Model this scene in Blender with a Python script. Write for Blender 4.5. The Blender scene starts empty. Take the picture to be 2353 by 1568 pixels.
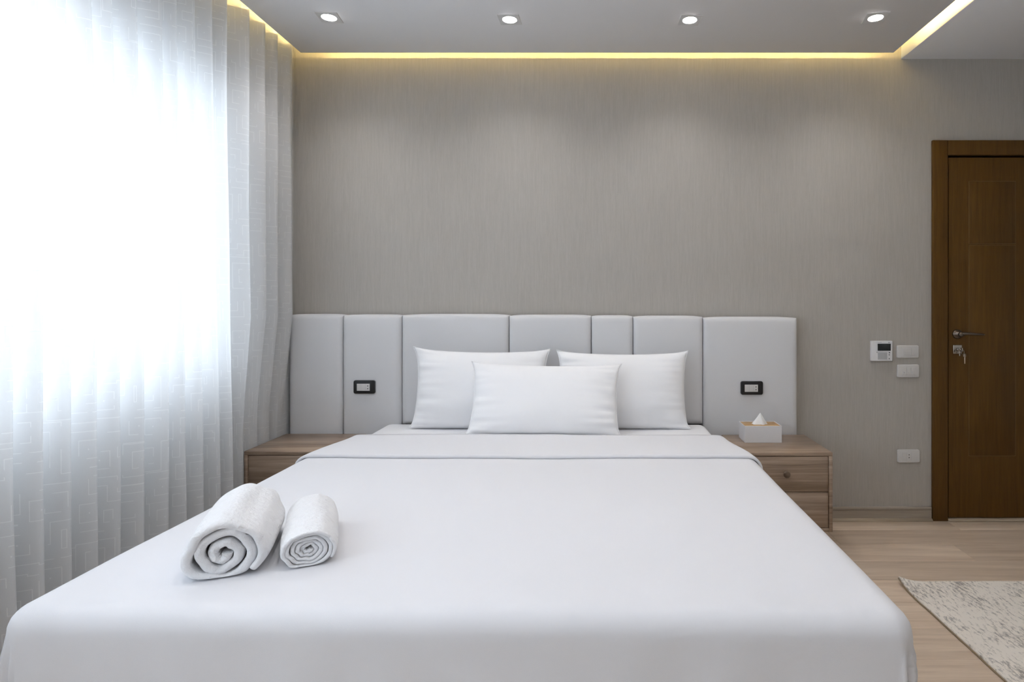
import bpy, bmesh, math, random
from mathutils import Vector, Matrix, noise

random.seed(7)
C = bpy.context.scene.collection
S = bpy.context.scene
PI = math.pi

# ------------------------------------------------------------------ camera
FX = 1360.0                      # focal length in pixels of the 2353 x 1568 frame
CAMZ = 1.207
cam_d = bpy.data.cameras.new('camera')
cam_d.sensor_width = 36.0
cam_d.lens = FX / 2353 * 36.0
cam_d.shift_x = -(1367 - 1176.5) / 2353
cam_d.shift_y = -(784 - 700) / 2353
cam_d.clip_start = 0.02
cam = bpy.data.objects.new('camera', cam_d)
cam.location = (0, 0, CAMZ)
cam.rotation_euler = (PI / 2, 0, 0)
C.objects.link(cam)
S.camera = cam

# ------------------------------------------------------------------ sky, exposure
w = bpy.data.worlds.new('overcast_sky')
S.world = w
w.use_nodes = True
bg = w.node_tree.nodes['Background']
bg.inputs[0].default_value = (0.77, 0.875, 1.0, 1)
bg.inputs[1].default_value = 4.85
S.view_settings.view_transform = 'Standard'
S.view_settings.look = 'None'
S.view_settings.gamma = 1
S.view_settings.use_curve_mapping = False
S.view_settings.exposure = 0.34
S.cycles.use_denoising = True
S.cycles.use_adaptive_sampling = True
S.cycles.adaptive_threshold = 0.1
S.cycles.use_light_tree = False
S.cycles.max_bounces = 6
S.cycles.diffuse_bounces = 5
S.cycles.light_sampling_threshold = 0.03
S.cycles.glossy_bounces = 2
S.cycles.transmission_bounces = 4
S.cycles.transparent_max_bounces = 8
S.cycles.sample_clamp_indirect = 6.0
S.cycles.caustics_reflective = False
S.cycles.caustics_refractive = False
# window opening in the left wall
WY0, WY1, WZ0, WZ1 = -0.70, 2.76, 0.82, 2.22  # lengthened out of view towards the viewer to let in more daylight
# ------------------------------------------------------------------ helpers
def mesh_obj(name, verts, faces, mat=None, parent=None, smooth=False, uvs=None):
    me = bpy.data.meshes.new(name)
    me.from_pydata([tuple(v) for v in verts], [], faces)
    me.update()
    if uvs is not None:
        ul = me.uv_layers.new(name='UVMap')
        for lp in me.loops:
            ul.data[lp.index].uv = uvs[lp.vertex_index]
    return link(name, me, mat, parent, smooth)

def link(name, me, mat=None, parent=None, smooth=False):
    if mat: 
        me.materials.clear(); me.materials.append(mat)
    if smooth:
        for p in me.polygons: p.use_smooth = True
    o = bpy.data.objects.new(name, me)
    C.objects.link(o)
    if parent: o.parent = parent
    return o

def bm_obj(name, bm, mat=None, parent=None, smooth=False):
    me = bpy.data.meshes.new(name)
    bmesh.ops.recalc_face_normals(bm, faces=bm.faces)
    bm.to_mesh(me); bm.free()
    return link(name, me, mat, parent, smooth)

def add_box(bm, x0, x1, y0, y1, z0, z1, bevel=0.0, seg=2):
    b = bmesh.new()
    bmesh.ops.create_cube(b, size=1.0)
    for v in b.verts:
        v.co = Vector((x0 + (v.co.x + .5) * (x1 - x0), y0 + (v.co.y + .5) * (y1 - y0), z0 + (v.co.z + .5) * (z1 - z0)))
    if bevel > 0:
        bmesh.ops.bevel(b, geom=list(b.edges), offset=bevel, segments=seg, profile=0.5, affect='EDGES')
    me = bpy.data.meshes.new('tmp'); b.to_mesh(me); b.free()
    bm.from_mesh(me); bpy.data.meshes.remove(me)

def box(name, x0, x1, y0, y1, z0, z1, mat, parent=None, bevel=0.0, seg=2):
    bm = bmesh.new()
    add_box(bm, x0, x1, y0, y1, z0, z1, bevel, seg)
    o = bm_obj(name, bm, mat, parent, False)
    if bevel > 0:
        for p in o.data.polygons: p.use_smooth = True
        try: o.data.set_sharp_from_angle(angle=math.radians(50))
        except Exception: pass
    return o

def add_cyl(bm, c, axis, r0, r1, h, n=24, cap=True):
    """tapered cylinder from c along axis"""
    a = Vector(axis).normalized()
    rot = Vector((0, 0, 1)).rotation_difference(a).to_matrix().to_4x4()
    M = Matrix.Translation(Vector(c) + a * h / 2) @ rot
    bmesh.ops.create_cone(bm, cap_ends=cap, segments=n, radius1=r0, radius2=r1, depth=h, matrix=M)

def add_lathe(bm, prof, c, axis, n=28):
    """prof: list of (radius, height) turned about axis at c"""
    a = Vector(axis).normalized()
    rot = Vector((0, 0, 1)).rotation_difference(a).to_matrix()
    rings = []
    for r, h in prof:
        if r < 1e-6:
            rings.append([bm.verts.new(Vector(c) + rot @ Vector((0, 0, h)))])
        else:
            rings.append([bm.verts.new(Vector(c) + rot @ Vector((r * math.cos(2 * PI * k / n), r * math.sin(2 * PI * k / n), h))) for k in range(n)])
    for A, B in zip(rings[:-1], rings[1:]):
        for k in range(n):
            k2 = (k + 1) % n
            if len(A) == 1 and len(B) > 1: bm.faces.new((A[0], B[k], B[k2]))
            elif len(B) == 1 and len(A) > 1: bm.faces.new((A[k], A[k2], B[0]))
            elif len(A) > 1: bm.faces.new((A[k], A[k2], B[k2], B[k]))

def add_tube(bm, pts, rad, n=10):
    pts = [Vector(p) for p in pts]
    rs = rad if isinstance(rad, (list, tuple)) else [rad] * len(pts)
    rings = []
    for i, p in enumerate(pts):
        t = (pts[min(i + 1, len(pts) - 1)] - pts[max(i - 1, 0)]).normalized()
        u = t.cross(Vector((0.13, 0.29, 0.95)))
        if u.length < 1e-3: u = t.cross(Vector((1, 0, 0)))
        u.normalize(); v = t.cross(u)
        rings.append([bm.verts.new(p + rs[i] * (u * math.cos(2 * PI * k / n) + v * math.sin(2 * PI * k / n))) for k in range(n)])
    for A, B in zip(rings[:-1], rings[1:]):
        for k in range(n):
            bm.faces.new((A[k], A[(k + 1) % n], B[(k + 1) % n], B[k]))
    bm.faces.new(rings[0]); bm.faces.new(list(reversed(rings[-1])))

def plate(name, cx, cz, wd, ht, y_back, depth, rad, mat, parent=None, bev=0.003):
    """rounded-corner wall plate facing -Y"""
    bm = bmesh.new()
    n = 6
    pts = []
    for sx, sz, a0 in ((1, 1, 0), (-1, 1, 90), (-1, -1, 180), (1, -1, 270)):
        for k in range(n + 1):
            a = math.radians(a0 + 90 * k / n)
            pts.append((cx + sx * (wd / 2 - rad) + rad * math.cos(a), cz + sz * (ht / 2 - rad) + rad * math.sin(a)))
    def ring(inset, y):
        out = []
        for x, z in pts:
            dx, dz = x - cx, z - cz
            out.append(bm.verts.new((cx + dx * (1 - 2 * inset / wd), y, cz + dz * (1 - 2 * inset / ht))))
        return out
    rs = [ring(0, y_back), ring(0, y_back - depth + bev)]
    for k in (1, 2, 3):
        a = PI / 2 * k / 3
        rs.append(ring(bev * (1 - math.cos(a)), y_back - depth + bev - bev * math.sin(a)))
    for A, B in zip(rs[:-1], rs[1:]):
        for k in range(len(A)):
            bm.faces.new((A[k], A[(k + 1) % len(A)], B[(k + 1) % len(B)], B[k]))
    bm.faces.new(rs[-1]); bm.faces.new(list(reversed(rs[0])))
    o = bm_obj(name, bm, mat, parent, True)
    try: o.data.set_sharp_from_angle(angle=math.radians(45))
    except Exception: pass
    return o

def empty(name, loc=(0, 0, 0), rz=0.0):
    o = bpy.data.objects.new(name, None)
    o.location = loc; o.rotation_euler = (0, 0, rz)
    o.empty_display_size = 0.05
    C.objects.link(o)
    return o

def tag(o, label, cat, group=None):
    o['label'] = label; o['category'] = cat
    if group: o['group'] = group
    return o

def struct(o, label=None):
    o['kind'] = 'structure'
    if label: o['label'] = label
    return o

# ------------------------------------------------------------------ materials
def new_mat(name):
    m = bpy.data.materials.new(name); m.use_nodes = True
    nt = m.node_tree
    b = nt.nodes['Principled BSDF']
    return m, nt, b

def N(nt, typ, **kw):
    n = nt.nodes.new(typ)
    for k, v in kw.items():
        if k.startswith('_'): setattr(n, k[1:], v)
        else: n.inputs[k.replace('__', ' ')].default_value = v
    return n

def plain(name, col, rough=0.6, metal=0.0, spec=0.5, bump=0.0, bscale=200.0):
    m, nt, b = new_mat(name)
    b.inputs['Base Color'].default_value = (*col, 1)
    b.inputs['Roughness'].default_value = rough
    b.inputs['Metallic'].default_value = metal
    b.inputs['Specular IOR Level'].default_value = spec
    tc = N(nt, 'ShaderNodeTexCoord')
    nz = N(nt, 'ShaderNodeTexNoise', Scale=bscale, Detail=3.0)
    nt.links.new(tc.outputs['Object'], nz.inputs['Vector'])
    # faint tone variation of the material itself
    mx = N(nt, 'ShaderNodeMix', _data_type='RGBA')
    mx.inputs[6].default_value = (*[c * 0.97 for c in col], 1)
    mx.inputs[7].default_value = (*[min(1, c * 1.03) for c in col], 1)
    nt.links.new(nz.outputs['Fac'], mx.inputs[0])
    nt.links.new(mx.outputs[2], b.inputs['Base Color'])
    if bump > 0:
        bp = N(nt, 'ShaderNodeBump', Strength=bump, Distance=0.002)
        nt.links.new(nz.outputs['Fac'], bp.inputs['Height'])
        nt.links.new(bp.outputs['Normal'], b.inputs['Normal'])
    return m

def wood(name, dark, light, stretch, rough=0.45, grain=1.0, per_object=0.0, spec=0.4):
    """stretch: per-axis scale of the grain noise (small along the grain)"""
    m, nt, b = new_mat(name)
    tc = N(nt, 'ShaderNodeTexCoord')
    oi = N(nt, 'ShaderNodeObjectInfo')
    off = N(nt, 'ShaderNodeVectorMath', _operation='MULTIPLY_ADD')
    cmb = N(nt, 'ShaderNodeCombineXYZ')
    for k in range(3): nt.links.new(oi.outputs['Random'], cmb.inputs[k])
    nt.links.new(cmb.outputs[0], off.inputs[0]); off.inputs[1].default_value = (31, 17, 23)
    nt.links.new(tc.outputs['Object'], off.inputs[2])
    mp = N(nt, 'ShaderNodeMapping'); mp.inputs['Scale'].default_value = stretch
    nt.links.new(off.outputs[0], mp.inputs['Vector'])
    n1 = N(nt, 'ShaderNodeTexNoise', Scale=1.0, Detail=5.0, Roughness=0.6, Distortion=0.6)
    nt.links.new(mp.outputs[0], n1.inputs['Vector'])
    mp2 = N(nt, 'ShaderNodeMapping'); mp2.inputs['Scale'].default_value = tuple(s * 5 for s in stretch)
    nt.links.new(off.outputs[0], mp2.inputs['Vector'])
    n2 = N(nt, 'ShaderNodeTexNoise', Scale=1.0, Detail=3.0, Roughness=0.7)
    nt.links.new(mp2.outputs[0], n2.inputs['Vector'])
    ad = N(nt, 'ShaderNodeMath', _operation='MULTIPLY_ADD'); ad.inputs[1].default_value = 0.35
    nt.links.new(n2.outputs['Fac'], ad.inputs[0]); nt.links.new(n1.outputs['Fac'], ad.inputs[2])
    rm = N(nt, 'ShaderNodeMapRange'); rm.inputs['From Min'].default_value = 0.45; rm.inputs['From Max'].default_value = 0.90
    nt.links.new(ad.outputs[0], rm.inputs['Value'])
    mx = N(nt, 'ShaderNodeMix', _data_type='RGBA')
    mx.inputs[6].default_value = (*dark, 1); mx.inputs[7].default_value = (*light, 1)
    nt.links.new(rm.outputs[0], mx.inputs[0])
    out = mx.outputs[2]
    if per_object > 0:
        hv = N(nt, 'ShaderNodeHueSaturation')
        mr = N(nt, 'ShaderNodeMapRange'); mr.inputs['To Min'].default_value = 1 - per_object; mr.inputs['To Max'].default_value = 1 + per_object
        nt.links.new(oi.outputs['Random'], mr.inputs['Value'])
        nt.links.new(mr.outputs[0], hv.inputs['Value']); nt.links.new(out, hv.inputs['Color'])
        out = hv.outputs[0]
    nt.links.new(out, b.inputs['Base Color'])
    b.inputs['Roughness'].default_value = rough
    b.inputs['Specular IOR Level'].default_value = spec
    bp = N(nt, 'ShaderNodeBump', Strength=0.12 * grain, Distance=0.001)
    nt.links.new(ad.outputs[0], bp.inputs['Height']); nt.links.new(bp.outputs['Normal'], b.inputs['Normal'])
    return m

def fabric(name, col, rough=0.9, weave=900.0, soft=6.0, strength=0.15, sheen=0.15):
    m, nt, b = new_mat(name)
    tc = N(nt, 'ShaderNodeTexCoord')
    n1 = N(nt, 'ShaderNodeTexNoise', Scale=weave, Detail=2.0)
    n2 = N(nt, 'ShaderNodeTexNoise', Scale=soft, Detail=3.0, Roughness=0.5)
    nt.links.new(tc.outputs['Object'], n1.inputs['Vector']); nt.links.new(tc.outputs['Object'], n2.inputs['Vector'])
    mx = N(nt, 'ShaderNodeMix', _data_type='RGBA')
    mx.inputs[6].default_value = (*[c * 0.98 for c in col], 1); mx.inputs[7].default_value = (*[min(1, c * 1.02) for c in col], 1)
    nt.links.new(n1.outputs['Fac'], mx.inputs[0]); nt.links.new(mx.outputs[2], b.inputs['Base Color'])
    ad = N(nt, 'ShaderNodeMath', _operation='MULTIPLY_ADD'); ad.inputs[1].default_value = 8.0
    nt.links.new(n2.outputs['Fac'], ad.inputs[0]); nt.links.new(n1.outputs['Fac'], ad.inputs[2])
    bp = N(nt, 'ShaderNodeBump', Strength=strength, Distance=0.0012)
    nt.links.new(ad.outputs[0], bp.inputs['Height']); nt.links.new(bp.outputs['Normal'], b.inputs['Normal'])
    b.inputs['Roughness'].default_value = rough
    b.inputs['Specular IOR Level'].default_value = 0.2
    b.inputs['Sheen Weight'].default_value = sheen
    return m

def wallpaper():
    m, nt, b = new_mat('taupe_wallpaper')
    tc = N(nt, 'ShaderNodeTexCoord')
    def streak(sx, sz, det):
        mp = N(nt, 'ShaderNodeMapping'); mp.inputs['Scale'].default_value = (sx, sx, sz)
        nt.links.new(tc.outputs['Object'], mp.inputs['Vector'])
        n = N(nt, 'ShaderNodeTexNoise', Scale=1.0, Detail=det, Roughness=0.6)
        nt.links.new(mp.outputs[0], n.inputs['Vector'])
        return n
    a = streak(150, 9, 3.0); c = streak(420, 40, 2.0); p = streak(1.6, 1.1, 4.0)
    ad = N(nt, 'ShaderNodeMath', _operation='MULTIPLY_ADD'); ad.inputs[1].default_value = 0.5
    nt.links.new(c.outputs['Fac'], ad.inputs[0]); nt.links.new(a.outputs['Fac'], ad.inputs[2])
    ad2 = N(nt, 'ShaderNodeMath', _operation='MULTIPLY_ADD'); ad2.inputs[1].default_value = 0.45
    nt.links.new(p.outputs['Fac'], ad2.inputs[0]); nt.links.new(ad.outputs[0], ad2.inputs[2])
    mr = N(nt, 'ShaderNodeMapRange'); mr.inputs['From Min'].default_value = 0.65; mr.inputs['From Max'].default_value = 1.3
    nt.links.new(ad2.outputs[0], mr.inputs['Value'])
    mx = N(nt, 'ShaderNodeMix', _data_type='RGBA')
    mx.inputs[6].default_value = (0.405, 0.376, 0.340, 1); mx.inputs[7].default_value = (0.468, 0.440, 0.404, 1)
    nt.links.new(mr.outputs[0], mx.inputs[0]); nt.links.new(mx.outputs[2], b.inputs['Base Color'])
    bp = N(nt, 'ShaderNodeBump', Strength=0.25, Distance=0.0015)
    nt.links.new(ad.outputs[0], bp.inputs['Height']); nt.links.new(bp.outputs['Normal'], b.inputs['Normal'])
    b.inputs['Roughness'].default_value = 0.75
    b.inputs['Specular IOR Level'].default_value = 0.3
    return m

def curtain_mat():
    m = bpy.data.materials.new('sheer_embroidered_voile'); m.use_nodes = True
    nt = m.node_tree
    for n in list(nt.nodes): nt.nodes.remove(n)
    out = N(nt, 'ShaderNodeOutputMaterial')
    uv = N(nt, 'ShaderNodeUVMap')
    vo = N(nt, 'ShaderNodeTexVoronoi', _voronoi_dimensions='2D', _distance='CHEBYCHEV', _feature='F1')
    vo.inputs['Scale'].default_value = 7.0; vo.inputs['Randomness'].default_value = 0.85
    nt.links.new(uv.outputs[0], vo.inputs['Vector'])
    mu = N(nt, 'ShaderNodeMath', _operation='MULTIPLY'); mu.inputs[1].default_value = 5.0
    fr = N(nt, 'ShaderNodeMath', _operation='FRACT')
    lt = N(nt, 'ShaderNodeMath', _operation='LESS_THAN'); lt.inputs[1].default_value = 0.075
    nt.links.new(vo.outputs['Distance'], mu.inputs[0]); nt.links.new(mu.outputs[0], fr.inputs[0]); nt.links.new(fr.outputs[0], lt.inputs[0])
    # lines break here and there
    nz = N(nt, 'ShaderNodeTexNoise', Scale=14.0, Detail=1.0)
    nt.links.new(uv.outputs[0], nz.inputs['Vector'])
    gt = N(nt, 'ShaderNodeMath', _operation='GREATER_THAN'); gt.inputs[1].default_value = 0.44
    nt.links.new(nz.outputs['Fac'], gt.inputs[0])
    ln = N(nt, 'ShaderNodeMath', _operation='MULTIPLY')
    nt.links.new(lt.outputs[0], ln.inputs[0]); nt.links.new(gt.outputs[0], ln.inputs[1])
    col = N(nt, 'ShaderNodeMix', _data_type='RGBA')
    col.inputs[6].default_value = (0.76, 0.752, 0.75, 1); col.inputs[7].default_value = (0.96, 0.955, 0.95, 1)
    nt.links.new(ln.outputs[0], col.inputs[0])
    df = N(nt, 'ShaderNodeBsdfDiffuse'); nt.links.new(col.outputs[2], df.inputs['Color'])
    tr = N(nt, 'ShaderNodeBsdfTranslucent'); tr.inputs['Color'].default_value = (0.93, 0.935, 0.94, 1)
    fac = N(nt, 'ShaderNodeMapRange'); fac.inputs['To Min'].default_value = 0.41; fac.inputs['To Max'].default_value = 0.31
    nt.links.new(ln.outputs[0], fac.inputs['Value'])
    mx = N(nt, 'ShaderNodeMixShader')
    nt.links.new(fac.outputs[0], mx.inputs[0]); nt.links.new(df.outputs[0], mx.inputs[1]); nt.links.new(tr.outputs[0], mx.inputs[2])
    # fine weave
    mp = N(nt, 'ShaderNodeMapping'); mp.inputs['Scale'].default_value = (700, 250, 1)
    nt.links.new(uv.outputs[0], mp.inputs['Vector'])
    wv = N(nt, 'ShaderNodeTexNoise', Scale=1.0, Detail=1.0); nt.links.new(mp.outputs[0], wv.inputs['Vector'])
    had = N(nt, 'ShaderNodeMath', _operation='MULTIPLY_ADD'); had.inputs[1].default_value = 2.0
    nt.links.new(ln.outputs[0], had.inputs[0]); nt.links.new(wv.outputs['Fac'], had.inputs[2])
    bp = N(nt, 'ShaderNodeBump', Strength=0.2, Distance=0.0006)
    nt.links.new(had.outputs[0], bp.inputs['Height'])
    nt.links.new(bp.outputs['Normal'], df.inputs['Normal'])
    nt.links.new(mx.outputs[0], out.inputs['Surface'])
    return m

def rug_mat():
    m, nt, b = new_mat('cream_woven_rug')
    tc = N(nt, 'ShaderNodeTexCoord')
    mp = N(nt, 'ShaderNodeMapping'); mp.inputs['Scale'].default_value = (85, 28, 1)
    nt.links.new(tc.outputs['Object'], mp.inputs['Vector'])
    n1 = N(nt, 'ShaderNodeTexNoise', Scale=1.0, Detail=3.0, Roughness=0.75)
    nt.links.new(mp.outputs[0], n1.inputs['Vector'])
    n2 = N(nt, 'ShaderNodeTexNoise', Scale=6.0, Detail=2.0); nt.links.new(tc.outputs['Object'], n2.inputs['Vector'])
    ad = N(nt, 'ShaderNodeMath', _operation='MULTIPLY_ADD'); ad.inputs[1].default_value = 0.45
    nt.links.new(n2.outputs['Fac'], ad.inputs[0]); nt.links.new(n1.outputs['Fac'], ad.inputs[2])
    mr = N(nt, 'ShaderNodeMapRange'); mr.inputs['From Min'].default_value = 0.74; mr.inputs['From Max'].default_value = 0.92
    nt.links.new(ad.outputs[0], mr.inputs['Value'])
    mx = N(nt, 'ShaderNodeMix', _data_type='RGBA')
    mx.inputs[6].default_value = (0.92, 0.86, 0.785, 1); mx.inputs[7].default_value = (0.40, 0.365, 0.34, 1)
    nt.links.new(mr.outputs[0], mx.inputs[0]); nt.links.new(mx.outputs[2], b.inputs['Base Color'])
    n3 = N(nt, 'ShaderNodeTexNoise', Scale=380.0, Detail=2.0); nt.links.new(tc.outputs['Object'], n3.inputs['Vector'])
    bp = N(nt, 'ShaderNodeBump', Strength=0.7, Distance=0.004)
    nt.links.new(n3.outputs['Fac'], bp.inputs['Height']); nt.links.new(bp.outputs['Normal'], b.inputs['Normal'])
    b.inputs['Roughness'].default_value = 0.95; b.inputs['Specular IOR Level'].default_value = 0.1
    return m

def emis(name, col, strength):
    m, nt, b = new_mat(name)
    b.inputs['Base Color'].default_value = (*col, 1)
    b.inputs['Emission Color'].default_value = (*col, 1)
    b.inputs['Emission Strength'].default_value = strength
    return m

def glass_mat():
    m = bpy.data.materials.new('window_glass'); m.use_nodes = True
    nt = m.node_tree
    for n in list(nt.nodes): nt.nodes.remove(n)
    out = N(nt, 'ShaderNodeOutputMaterial')
    t = N(nt, 'ShaderNodeBsdfTransparent'); t.inputs[0].default_value = (0.97, 0.98, 0.98, 1)
    g = N(nt, 'ShaderNodeBsdfGlossy', Roughness=0.02)
    mx = N(nt, 'ShaderNodeMixShader'); mx.inputs[0].default_value = 0.06
    nt.links.new(t.outputs[0], mx.inputs[1]); nt.links.new(g.outputs[0], mx.inputs[2]); nt.links.new(mx.outputs[0], out.inputs[0])
    return m

M_WALL = wallpaper()
M_PAINT = plain('white_ceiling_paint', (0.88, 0.875, 0.89), 0.85, spec=0.2, bump=0.03)
M_ROOMPAINT = plain('off_white_wall_paint', (0.82, 0.81, 0.79), 0.8, spec=0.2, bump=0.05)
M_BASE = wood('beige_baseboard_laminate', (0.33, 0.285, 0.235), (0.42, 0.365, 0.305), (3, 30, 60), 0.5, 0.5)
M_FLOOR = wood('oak_laminate', (0.56, 0.43, 0.325), (0.76, 0.62, 0.49), (1.6, 26, 26), 0.42, 0.6, per_object=0.10)
M_SUB = plain('floor_underlay', (0.16, 0.12, 0.09), 0.9)
M_NS = wood('walnut_laminate', (0.165, 0.108, 0.070), (0.47, 0.35, 0.26), (1.3, 14, 45), 0.30, 0.6, spec=0.6)
M_NSD = wood('walnut_knob', (0.10, 0.065, 0.04), (0.20, 0.14, 0.10), (20, 20, 40), 0.4, 0.6)
M_DOOR = wood('brown_stained_door', (0.078, 0.036, 0.006), (0.115, 0.056, 0.010), (60, 60, 3), 0.42, 0.7, spec=0.22)
M_DOORLINE = wood('groove_lacquer', (0.15, 0.085, 0.03), (0.19, 0.11, 0.04), (60, 60, 3), 0.35, 0.5)
M_HEAD = fabric('grey_leatherette', (0.68, 0.675, 0.685), 0.48, 700, 10, 0.10, 0.0)
M_HEADDARK = plain('headboard_backing', (0.12, 0.12, 0.12), 0.8)
M_LINEN = fabric('white_cotton', (0.82, 0.815, 0.835), 0.9, 1200, 3, 0.18, 0.1)
M_DUVET = fabric('white_duvet_cotton', (0.745, 0.74, 0.765), 0.9, 1200, 1.6, 0.22, 0.1)
M_PILLOW = fabric('white_pillowcase', (0.90, 0.895, 0.905), 0.9, 1200, 7, 0.20, 0.1)
M_TOWEL = fabric('white_terry', (0.83, 0.825, 0.84), 1.0, 520, 60, 0.7, 0.4)
M_BEDBASE = fabric('grey_bed_base', (0.45, 0.44, 0.43), 0.8, 500, 5, 0.1, 0.0)
M_WHITEPL = plain('white_plastic', (0.62, 0.60, 0.585), 0.35)
M_GREYPL = plain('pale_grey_plastic', (0.45, 0.45, 0.46), 0.4)
M_BLACKPL = plain('black_plastic', (0.008, 0.008, 0.009), 0.28)
M_DARK = plain('dark_void', (0.006, 0.005, 0.004), 0.9)
M_LCD = plain('dark_lcd', (0.017, 0.019, 0.020), 0.15)
M_INK = plain('grey_print', (0.10, 0.10, 0.11), 0.6)
M_CHROME = plain('satin_nickel', (0.46, 0.42, 0.38), 0.25, metal=1.0)
M_BRONZE = plain('dark_bronze', (0.16, 0.13, 0.11), 0.3, metal=1.0)
M_KEY = plain('brass_key', (0.62, 0.52, 0.42), 0.35, metal=1.0)
M_BAMBOO = wood('bamboo_lid', (0.42, 0.24, 0.09), (0.56, 0.35, 0.15), (3, 50, 50), 0.45, 0.5)
M_BOXW = plain('white_box_plastic', (0.74, 0.73, 0.74), 0.4)
M_TISSUE = plain('tissue_paper', (0.88, 0.88, 0.88), 0.95, bump=0.1)
M_RUG = rug_mat()
M_RUGEDGE = plain('rug_binding', (0.30, 0.23, 0.16), 0.9, bump=0.3)
M_CURT = curtain_mat()
M_GLASS = glass_mat()
M_FRAME = plain('white_window_frame', (0.75, 0.75, 0.75), 0.4)
M_TRIM = plain('white_trim', (0.66, 0.65, 0.64), 0.35)
M_LENS = emis('downlight_lens', (1.0, 0.965, 0.92), 40.0)
M_LENS.cycles.emission_sampling = 'NONE'      # glow only shows; an added spot lamp below the lens does the lighting
M_LED = emis('warm_led_strip', (1.0, 0.755, 0.29), 230.0)
M_THRESH = wood('threshold_oak', (0.36, 0.29, 0.21), (0.46, 0.38, 0.29), (3, 40, 40), 0.5, 0.5)

# ------------------------------------------------------------------ the room
RX0, RX1, RY0, RY1, RZ = -1.83, 3.10, -1.25, 3.31, 2.80
T = 0.16
# door opening in the wall behind the headboard
DX0, DX1, DZ1 = 1.955, 2.875, 2.05
bm = bmesh.new()
add_box(bm, RX0 - T, DX0, RY1, RY1 + T, 0, RZ)
add_box(bm, DX1, RX1 + T, RY1, RY1 + T, 0, RZ)
add_box(bm, DX0, DX1, RY1, RY1 + T, DZ1, RZ)
struct(bm_obj('wall_back', bm, M_WALL), 'taupe wallpapered wall behind the headboard')
bm = bmesh.new()
add_box(bm, RX0 - T, RX0, RY0, WY0, 0, RZ); add_box(bm, RX0 - T, RX0, WY1, RY1, 0, RZ)
add_box(bm, RX0 - T, RX0, WY0, WY1, 0, WZ0); add_box(bm, RX0 - T, RX0, WY0, WY1, WZ1, RZ)
struct(bm_obj('wall_left', bm, M_ROOMPAINT), 'window wall behind the sheer curtain')
struct(box('wall_right', RX1, RX1 + T, RY0, RY1, 0, RZ, M_ROOMPAINT), 'painted wall at the right of the room')
struct(box('wall_front', RX0 - T, RX1 + T, RY0 - T, RY0, 0, RZ, M_ROOMPAINT), 'painted wall behind the viewer')

# floor: laminate boards over an underlay
floor = struct(box('floor', RX0 - T, RX1 + T, RY0 - T, RY1 + T, -0.06, -0.009, M_SUB), 'light oak laminate floor of wide boards')
PW, PL_, G = 0.192, 1.285, 0.0009
bmp = bmesh.new(); add_box(bmp, 0, PL_ - G, 0, PW - G, -0.009, 0.0, 0.0007, 1)
plank_me = bpy.data.meshes.new('plank'); bmp.to_mesh(plank_me); bmp.free(); plank_me.materials.append(M_FLOOR)
row = 0
y = RY0
while y < RY1 - 0.004:
    x = RX0 - ((row * 0.437) % 1.0) * PL_
    yw = min(PW, RY1 - y)
    while x < RX1 - 0.004:
        x0, x1 = max(x, RX0), min(x + PL_, RX1)
        if x1 - x0 > 0.01:
            if x1 - x0 > PL_ - 0.001 and yw > PW - 0.001:
                o = bpy.data.objects.new('plank', plank_me); C.objects.link(o); o.location = (x, y, 0); o.parent = floor
            else:
                o = box('plank', 0, x1 - x0 - G, 0, yw - G, -0.009, 0.0, M_FLOOR, floor, 0.0007, 1); o.location = (x0, y, 0)
        x += PL_
    y += PW; row += 1

# ceiling: slab, dropped panel with light coves round it, soffit by the door
ceiling = struct(box('ceiling', RX0 - T, RX1 + T, RY0 - T, RY1 + T, RZ, RZ + 0.12, M_PAINT), 'white ceiling with a dropped panel and glowing coves')
PZ = 2.580
PX0, PX1, PY1 = -1.604, 1.628, 3.228
box('dropped_panel', PX0, PX1, RY0 + 0.10, PY1, PZ, PZ + 0.013, M_PAINT, ceiling, 0.0012, 1)
SX = 1.712
box('soffit', SX, RX1, RY0, RY1, PZ, RZ, M_PAINT, ceiling, 0.0012, 1)
# hangers that carry the panel
for hx in (-1.2, 0.0, 1.2):
    for hy in (-0.6, 1.0, 2.6):
        box('hanger', hx - 0.02, hx + 0.02, hy - 0.02, hy + 0.02, PZ + 0.013, RZ, M_PAINT, ceiling)

# baseboard
def baseboard(name, x0, x1, label):
    bm = bmesh.new()
    add_box(bm, x0, x1, RY1 - 0.012, RY1, 0.0, 0.062)
    o = struct(bm_obj(name, bm, M_BASE), label)
    box('cap_moulding', x0, x1, RY1 - 0.016, RY1, 0.062, 0.078, M_BASE, o, 0.003, 2)
    bm = bmesh.new()      # quarter round at the floor
    n = 6; A = []; B = []
    for k in range(n + 1):
        a = PI / 2 * k / n
        A.append(bm.verts.new((x0, RY1 - 0.012 - 0.016 * math.sin(a), 0.016 * math.cos(a))))
        B.append(bm.verts.new((x1, RY1 - 0.012 - 0.016 * math.sin(a), 0.016 * math.cos(a))))
    for k in range(n): bm.faces.new((A[k], A[k + 1], B[k + 1], B[k]))
    c0 = bm.verts.new((x0, RY1 - 0.012, 0)); c1 = bm.verts.new((x1, RY1 - 0.012, 0))
    bm.faces.new(A + [c0]); bm.faces.new(list(reversed(B)) + [c1])
    bm_obj('quarter_round', bm, M_THRESH, o, True)
    return o
baseboard('baseboard_back', 1.14, 1.876, 'beige moulded baseboard between nightstand and door')

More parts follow.
